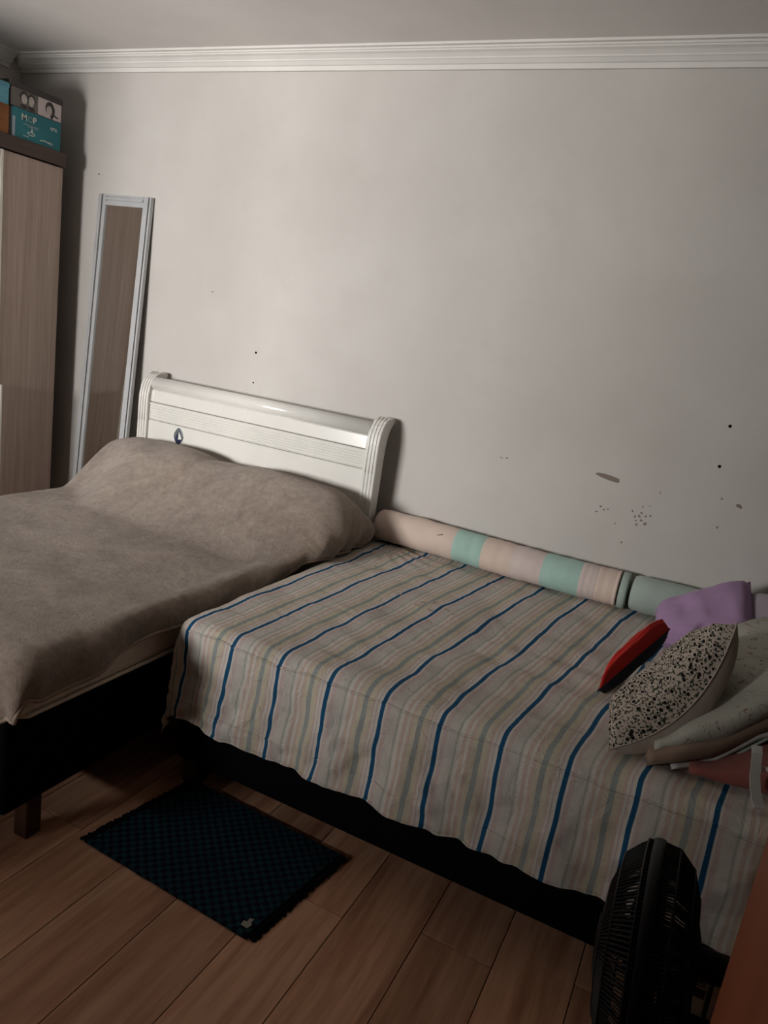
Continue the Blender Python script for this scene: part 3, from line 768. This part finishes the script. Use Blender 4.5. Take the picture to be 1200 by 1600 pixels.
# folded quilt, its turned lining, folded sheet and bag
def slab(path, depth_vec, th, m, name, parent, wr=.004, n=20, label=None):
    """rounded padded layer: a front edge path swept backward along depth_vec"""
    bm = bmesh.new(); rings = []
    path = [Vector(p) for p in path]; dv = Vector(depth_vec)
    K = 16
    for i, p in enumerate(path):
        ring = []
        hh = th[i] if isinstance(th, (list, tuple)) else th
        for q in range(K):
            a = math.pi / 2 + math.pi * q / (K - 1)           # rounded front
            ring.append(p + dv.normalized() * (math.cos(a) * hh / 2) + Vector((0, 0, math.sin(a) * hh / 2 + hh / 2)))
        ring = [ring[0] + dv * f_ for f_ in (1.0, .8, .6, .4, .2)] + ring + [ring[-1] + dv * f_ for f_ in (.2, .6, 1.0)]
        rings.append([bm.verts.new(v + Vector((0, 0, wr * fbm(v.x, v.y, v.z, 9)))) for v in ring])
    for A, D in zip(rings, rings[1:]):
        for k_ in range(len(A)):
            k2 = (k_ + 1) % len(A); bm.faces.new((A[k_], A[k2], D[k2], D[k_]))
    bm.faces.new(rings[0][::-1]); bm.faces.new(rings[-1])
    bmesh.ops.recalc_face_normals(bm, faces=bm.faces)
    return obj(name, bm, m, parent, True, label)
def lerp_path(pts, n=24):
    pts = [Vector(p) for p in pts]; out = []
    for i in range(n + 1):
        f_ = i / n * (len(pts) - 1); k_ = min(int(f_), len(pts) - 2); out.append(pts[k_].lerp(pts[k_ + 1], f_ - k_))
    return out
DV = (-.10, .42, 0)
bag = thing('bag', (.27, 1.98, .588), 'coral red bag with a white strap at the right border', 'bag')
slab(lerp_path([(.10, 1.80, .590), (.25, 1.83, .590), (.42, 1.88, .590), (.60, 1.93, .590)]), (-.05, .30, 0), [.02 + .045 * smooth01(q / 14) for q in range(25)], MAT_CORAL, 'body', bag, .006)
obj('rim', tube(bmesh.new(), [(.235, 1.80, .662), (.30, 1.815, .664), (.42, 1.86, .664), (.55, 1.90, .664)], .006, 8), MAT_PEACH, bag, True, 'pale pink rim')
bm = bmesh.new()
pathS = [(.225, 1.83, .695), (.226, 1.80, .690), (.228, 1.785, .672), (.231, 1.775, .648), (.238, 1.765, .622), (.246, 1.752, .602), (.252, 1.735, .595)]
vs = []
for p in pathS:
    p = Vector(p); vs.append([bm.verts.new(p + Vector((dx, .4 * dx, dz))) for dx, dz in ((-.011, 0), (.011, .001), (.011, .006), (-.011, .005))])
for A, D in zip(vs, vs[1:]):
    for k_ in range(4): bm.faces.new((A[k_], A[(k_ + 1) % 4], D[(k_ + 1) % 4], D[k_]))
bm.faces.new(vs[0][::-1]); bm.faces.new(vs[-1]); bmesh.ops.recalc_face_normals(bm, faces=bm.faces)
obj('strap', bm, MAT_SHEET, bag, label='white strap')
sh = thing('folded_sheet', (.25, 2.1, .60), 'white folded sheet with only its edge showing under the quilt', 'sheet')
slab(lerp_path([(.06, 1.79, .588), (.14, 1.86, .600), (.24, 1.97, .655), (.40, 2.12, .680), (.6, 2.3, .69)]), DV, .014, MAT_SHEET, 'cloth', sh)
slab(lerp_path([(.10, 1.815, .593), (.16, 1.87, .600), (.26, 1.98, .655), (.42, 2.13, .680), (.6, 2.29, .69)]), (-.03, .06, 0), .006, MAT_MINT2, 'hem', sh)
ql = thing('folded_quilt', (.25, 2.1, .61), 'folded pale green flowered quilt with brown lining under the spotted cushion', 'quilt')
slab(lerp_path([(.005, 1.765, .592), (.06, 1.80, .604), (.14, 1.88, .614), (.26, 2.02, .668), (.42, 2.17, .695), (.62, 2.33, .70)]), DV, [.030 + .016 * smooth01(q / 10) for q in range(25)], MAT_BROWN, 'lining', ql, .005, label='brown lining turned out at the edge')
slab(lerp_path([(.012, 1.80, .618), (.07, 1.845, .632), (.16, 1.93, .652), (.28, 2.07, .706), (.44, 2.22, .735), (.62, 2.37, .74)]), (-.08, .44, .03), [.020 + .05 * smooth01(q / 12) for q in range(25)], MAT_FLORAL, 'cover', ql, .010)

# ------------------------------------------------------------------ rug
RC = [Vector(p) for p in ((-1.372, 1.342, 0), (-.762, 1.322, 0), (-.712, 1.722, 0), (-1.312, 1.742, 0))]
rg = thing('rug', (-1.04, 1.53, 0), 'small dark blue checked rug with black fringes on the wooden floor', 'rug')
def RP(u, v, z): p = RC[0].lerp(RC[1], u).lerp(RC[3].lerp(RC[2], u), v); return Vector((p.x, p.y, z))
bm = bmesh.new(); nx, ny = 60, 40; g = []
for j in range(ny + 1):
    g.append([bm.verts.new(RP(.035 + .93 * i / nx, j / ny + .006 * fbm(i * .2, j * .9, 3, 1) * (j in (0, ny)), .009 + .0012 * fbm(i * .3, j * .3, 0, 1))) for i in range(nx + 1)])
for j in range(ny):
    for i in range(nx): bm.faces.new((g[j][i], g[j][i + 1], g[j + 1][i + 1], g[j + 1][i]))
bd = [g[0][i] for i in range(nx + 1)] + [g[j][nx] for j in range(1, ny + 1)] + [g[ny][i] for i in range(nx - 1, -1, -1)] + [g[j][0] for j in range(ny - 1, 0, -1)]
lo_ = [bm.verts.new(Vector((v.co.x, v.co.y, .0006))) for v in bd]
for i in range(len(bd)): bm.faces.new((bd[(i + 1) % len(bd)], bd[i], lo_[i], lo_[(i + 1) % len(bd)]))
o = obj('weave', bm, MAT_RUG, rg)
for side in (0, 1):
    bm = bmesh.new(); u0, u1 = ((-.002, .037) if side == 0 else (.963, 1.002))
    for q in range(90):
        v = (q + .5) / 90
        a_, b_ = RP(.036 if side == 0 else .964, v, .006), RP((u0 if side == 0 else u1) + random.uniform(-.006, .006), v + random.uniform(-.008, .008), .003)
        tube(bm, [a_, a_.lerp(b_, .5) + Vector((0, 0, .004)), b_], .0032, 4)
    tube(bm, [RP(.036 if side == 0 else .964, v / 10, .007) for v in range(11)], .005, 5)
    o = obj('fringe', bm, MAT_FRINGE, rg)
bm = bmesh.new(); c0 = RP(.925, .085, .0125)
flat_poly(bm, [c0 + Vector(q) for q in ((-.012, -.014, 0), (.008, -.016, 0), (.012, .0, 0), (.006, .004, 0), (.006, .018, 0), (-.006, .014, 0), (-.004, .002, 0), (-.014, 0, 0))], (0, 0, 1), .001)
obj('care_tag', bm, MAT_TAGW, rg, label='small pale tag')

# ------------------------------------------------------------------ fan
fan = thing('fan', (.20, 1.22, 0), 'black round fan seen from the side in front of the striped bed', 'fan')
FC = Vector((.078, 1.20, .535)); tl = math.radians(7)
AX = Vector((-math.cos(tl), .0, -math.sin(tl)))                    # blowing direction
UU = Vector((0, 1, 0)); VV = AX.cross(UU).normalized()
if VV.z < 0: VV = -VV
def FP(rad, ang, d): return FC + AX * d + (UU * math.cos(ang) + VV * math.sin(ang)) * rad
R0 = .192
def ring(bm, rad, d, r, n=48): return tube(bm, [FP(rad, 2 * math.pi * q / n, d) for q in range(n)], r, 5, True)
bm = bmesh.new(); lathe(bm, [(R0 - .004, -.010), (R0 + .004, -.010), (R0 + .006, -.004), (R0 + .006, .004), (R0 + .004, .010), (R0 - .004, .010), (R0 - .004, -.010)], FC, AX, 56)
obj('rim', bm, MAT_BLACKP, fan, True)
def guard(prof, nr, name, ringsel):
    bm = bmesh.new()
    for q in range(nr):
        a = 2 * math.pi * q / nr; tube(bm, [FP(rad, a, d) for rad, d in prof], .0021, 4, caps=False)
    for rad, d in ringsel: ring(bm, rad, d, .0022)
    return obj(name, bm, MAT_BLACKG, fan)
fp = [(R0, .012), (R0 - .012, .030), (.16, .052), (.11, .068), (.06, .076)]
guard(fp, 150, 'front_guard', [(R0, .018), (.16, .053), (.11, .069)])
rp = [(R0, -.010), (R0 - .004, -.035), (R0 - .03, -.060), (.12, -.072), (.075, -.075)]
guard(rp, 190, 'rear_guard', [(R0 - .004, -.035), (R0 - .03, -.061), (.12, -.073)])
bm = bmesh.new(); lathe(bm, [(.001, .083), (.05, .081), (.062, .076), (.062, .070), (.001, .070)], FC, AX, 32); obj('badge', bm, MAT_BLACKP, fan, True)
bm = bmesh.new(); lathe(bm, [(.001, .035), (.028, .034), (.034, .02), (.034, -.03), (.001, -.03)], FC, AX, 24); obj('hub', bm, MAT_BLACKP, fan, True)
for q in range(5):
    bm = bmesh.new(); a0 = 2 * math.pi * q / 5; g = []
    for i in range(9):
        rad = .03 + .155 * i / 8; row = []
        for j in range(7):
            w_ = (j / 6 - .5); a = a0 + w_ * (1.62 if i > 2 else 1.1) * (.75 + .25 * math.sin(i / 8 * math.pi)) + .25 * i / 8
            row.append(bm.verts.new(FP(rad, a, .004 + w_ * .045)))
        g.append(row)
    for i in range(8):
        for j in range(6): bm.faces.new((g[i][j], g[i][j + 1], g[i + 1][j + 1], g[i + 1][j])).smooth = True
    o = obj('blade', bm, MAT_BLACKP, fan); m_ = o.modifiers.new('thick', 'SOLIDIFY'); m_.thickness = .003
bm = bmesh.new(); lathe(bm, [(.001, -.07), (.060, -.07), (.062, -.076), (.026, -.084), (.024, -.17), (.021, -.19), (.014, -.198), (.001, -.2)], FC + VV * .028, AX, 32); obj('motor_housing', bm, MAT_BLACKP, fan, True)
bm = bmesh.new(); tube(bm, [(.150, 1.2, .55), (.125, 1.2, .50), (.120, 1.2, .42), (.120, 1.2, .03)], .012, 14); obj('pole', bm, MAT_BLACKP, fan, True)
bm = bmesh.new(); lathe(bm, [(.001, 0), (.13, 0), (.135, .008), (.13, .02), (.08, .034), (.03, .05), (.001, .05)], (.12, 1.2, 0), (0, 0, 1), 40); obj('base', bm, MAT_BLACKP, fan, True)

# ------------------------------------------------------------------ dark stool with an off-white plug box, cable
st = thing('stool', (.29, 1.45, 0), 'low black stool hidden behind the fan', 'stool')
obj('seat', B(.13, .47, 1.345, 1.575, .275, .305, .006), MAT_BLACKP, st)
for lx in (.15, .42):
    for ly in (1.355, 1.53): obj('leg', B(lx, lx + .03, ly, ly + .03, 0, .275), MAT_BLACKP, st)
vs_ = thing('voltage_stabilizer', (.25, 1.45, .305), 'off white plastic plug box with dark slots behind the black fan', 'plug box')
obj('body', B(.166, .36, 1.395, 1.44, .305, .398, .008, 3), MAT_OFFW, vs_)
obj('label_plate', B(.176, .206, 1.3935, 1.395, .350, .370), MAT_SLOT, vs_, label='dark slot')
bm = bmesh.new()
for q in range(3): box(bm, .180, .204, 1.3935, 1.395, .388 - q * .006, .390 - q * .006)
obj('vent', bm, MAT_SLOT, vs_)
bm = bmesh.new(); cp = [(.212, 1.53, .311), (.212, 1.452, .316), (.212, 1.447, .39), (.212, 1.42, .404), (.212, 1.391, .400), (.212, 1.388, .385), (.213, 1.387, .325), (.216, 1.375, .311), (.23, 1.36, .310)]
tube(bm, cp, .0045, 7); tag(obj('cable', bm, MAT_BLACKP, None, True), 'black cable hanging across the off white plug box', 'cable')

# ------------------------------------------------------------------ orange wooden cabinet at the right border
cb = thing('cabinet', (.42, .68, 0), 'orange brown wooden cabinet side cut off at the lower right border', 'cabinet')
CY = 0.955
obj('side_panel', B(.156, .174, .40, CY, 0, 1.12, .001), MAT_ORANGE, cb)
obj('side_panel', B(.674, .692, .40, CY, 0, 1.12, .001), MAT_ORANGE, cb)
obj('top', B(.150, .70, .39, CY + .005, 1.12, 1.14, .002), MAT_ORANGE, cb)
obj('back_panel', B(.174, .674, CY - .012, CY - .002, .05, 1.12), MAT_ORANGE, cb)
obj('shelf', B(.174, .674, .42, CY - .012, .06, .078), MAT_ORANGE, cb); obj('shelf', B(.174, .674, .42, CY - .012, .58, .598), MAT_ORANGE, cb)
for za, zb in ((.08, .58), (.60, 1.115)):
    d = obj('door', B(.176, .672, .402, .418, za, zb, .002), MAT_ORANGE, cb)
    obj('knob', lathe(bmesh.new(), [(.001, 0), (.006, 0), (.006, .012), (.014, .016), (.012, .026), (.001, .028)], (.63, .402, (za + zb) / 2), (0, -1, 0), 16), MAT_ALU, d, True)
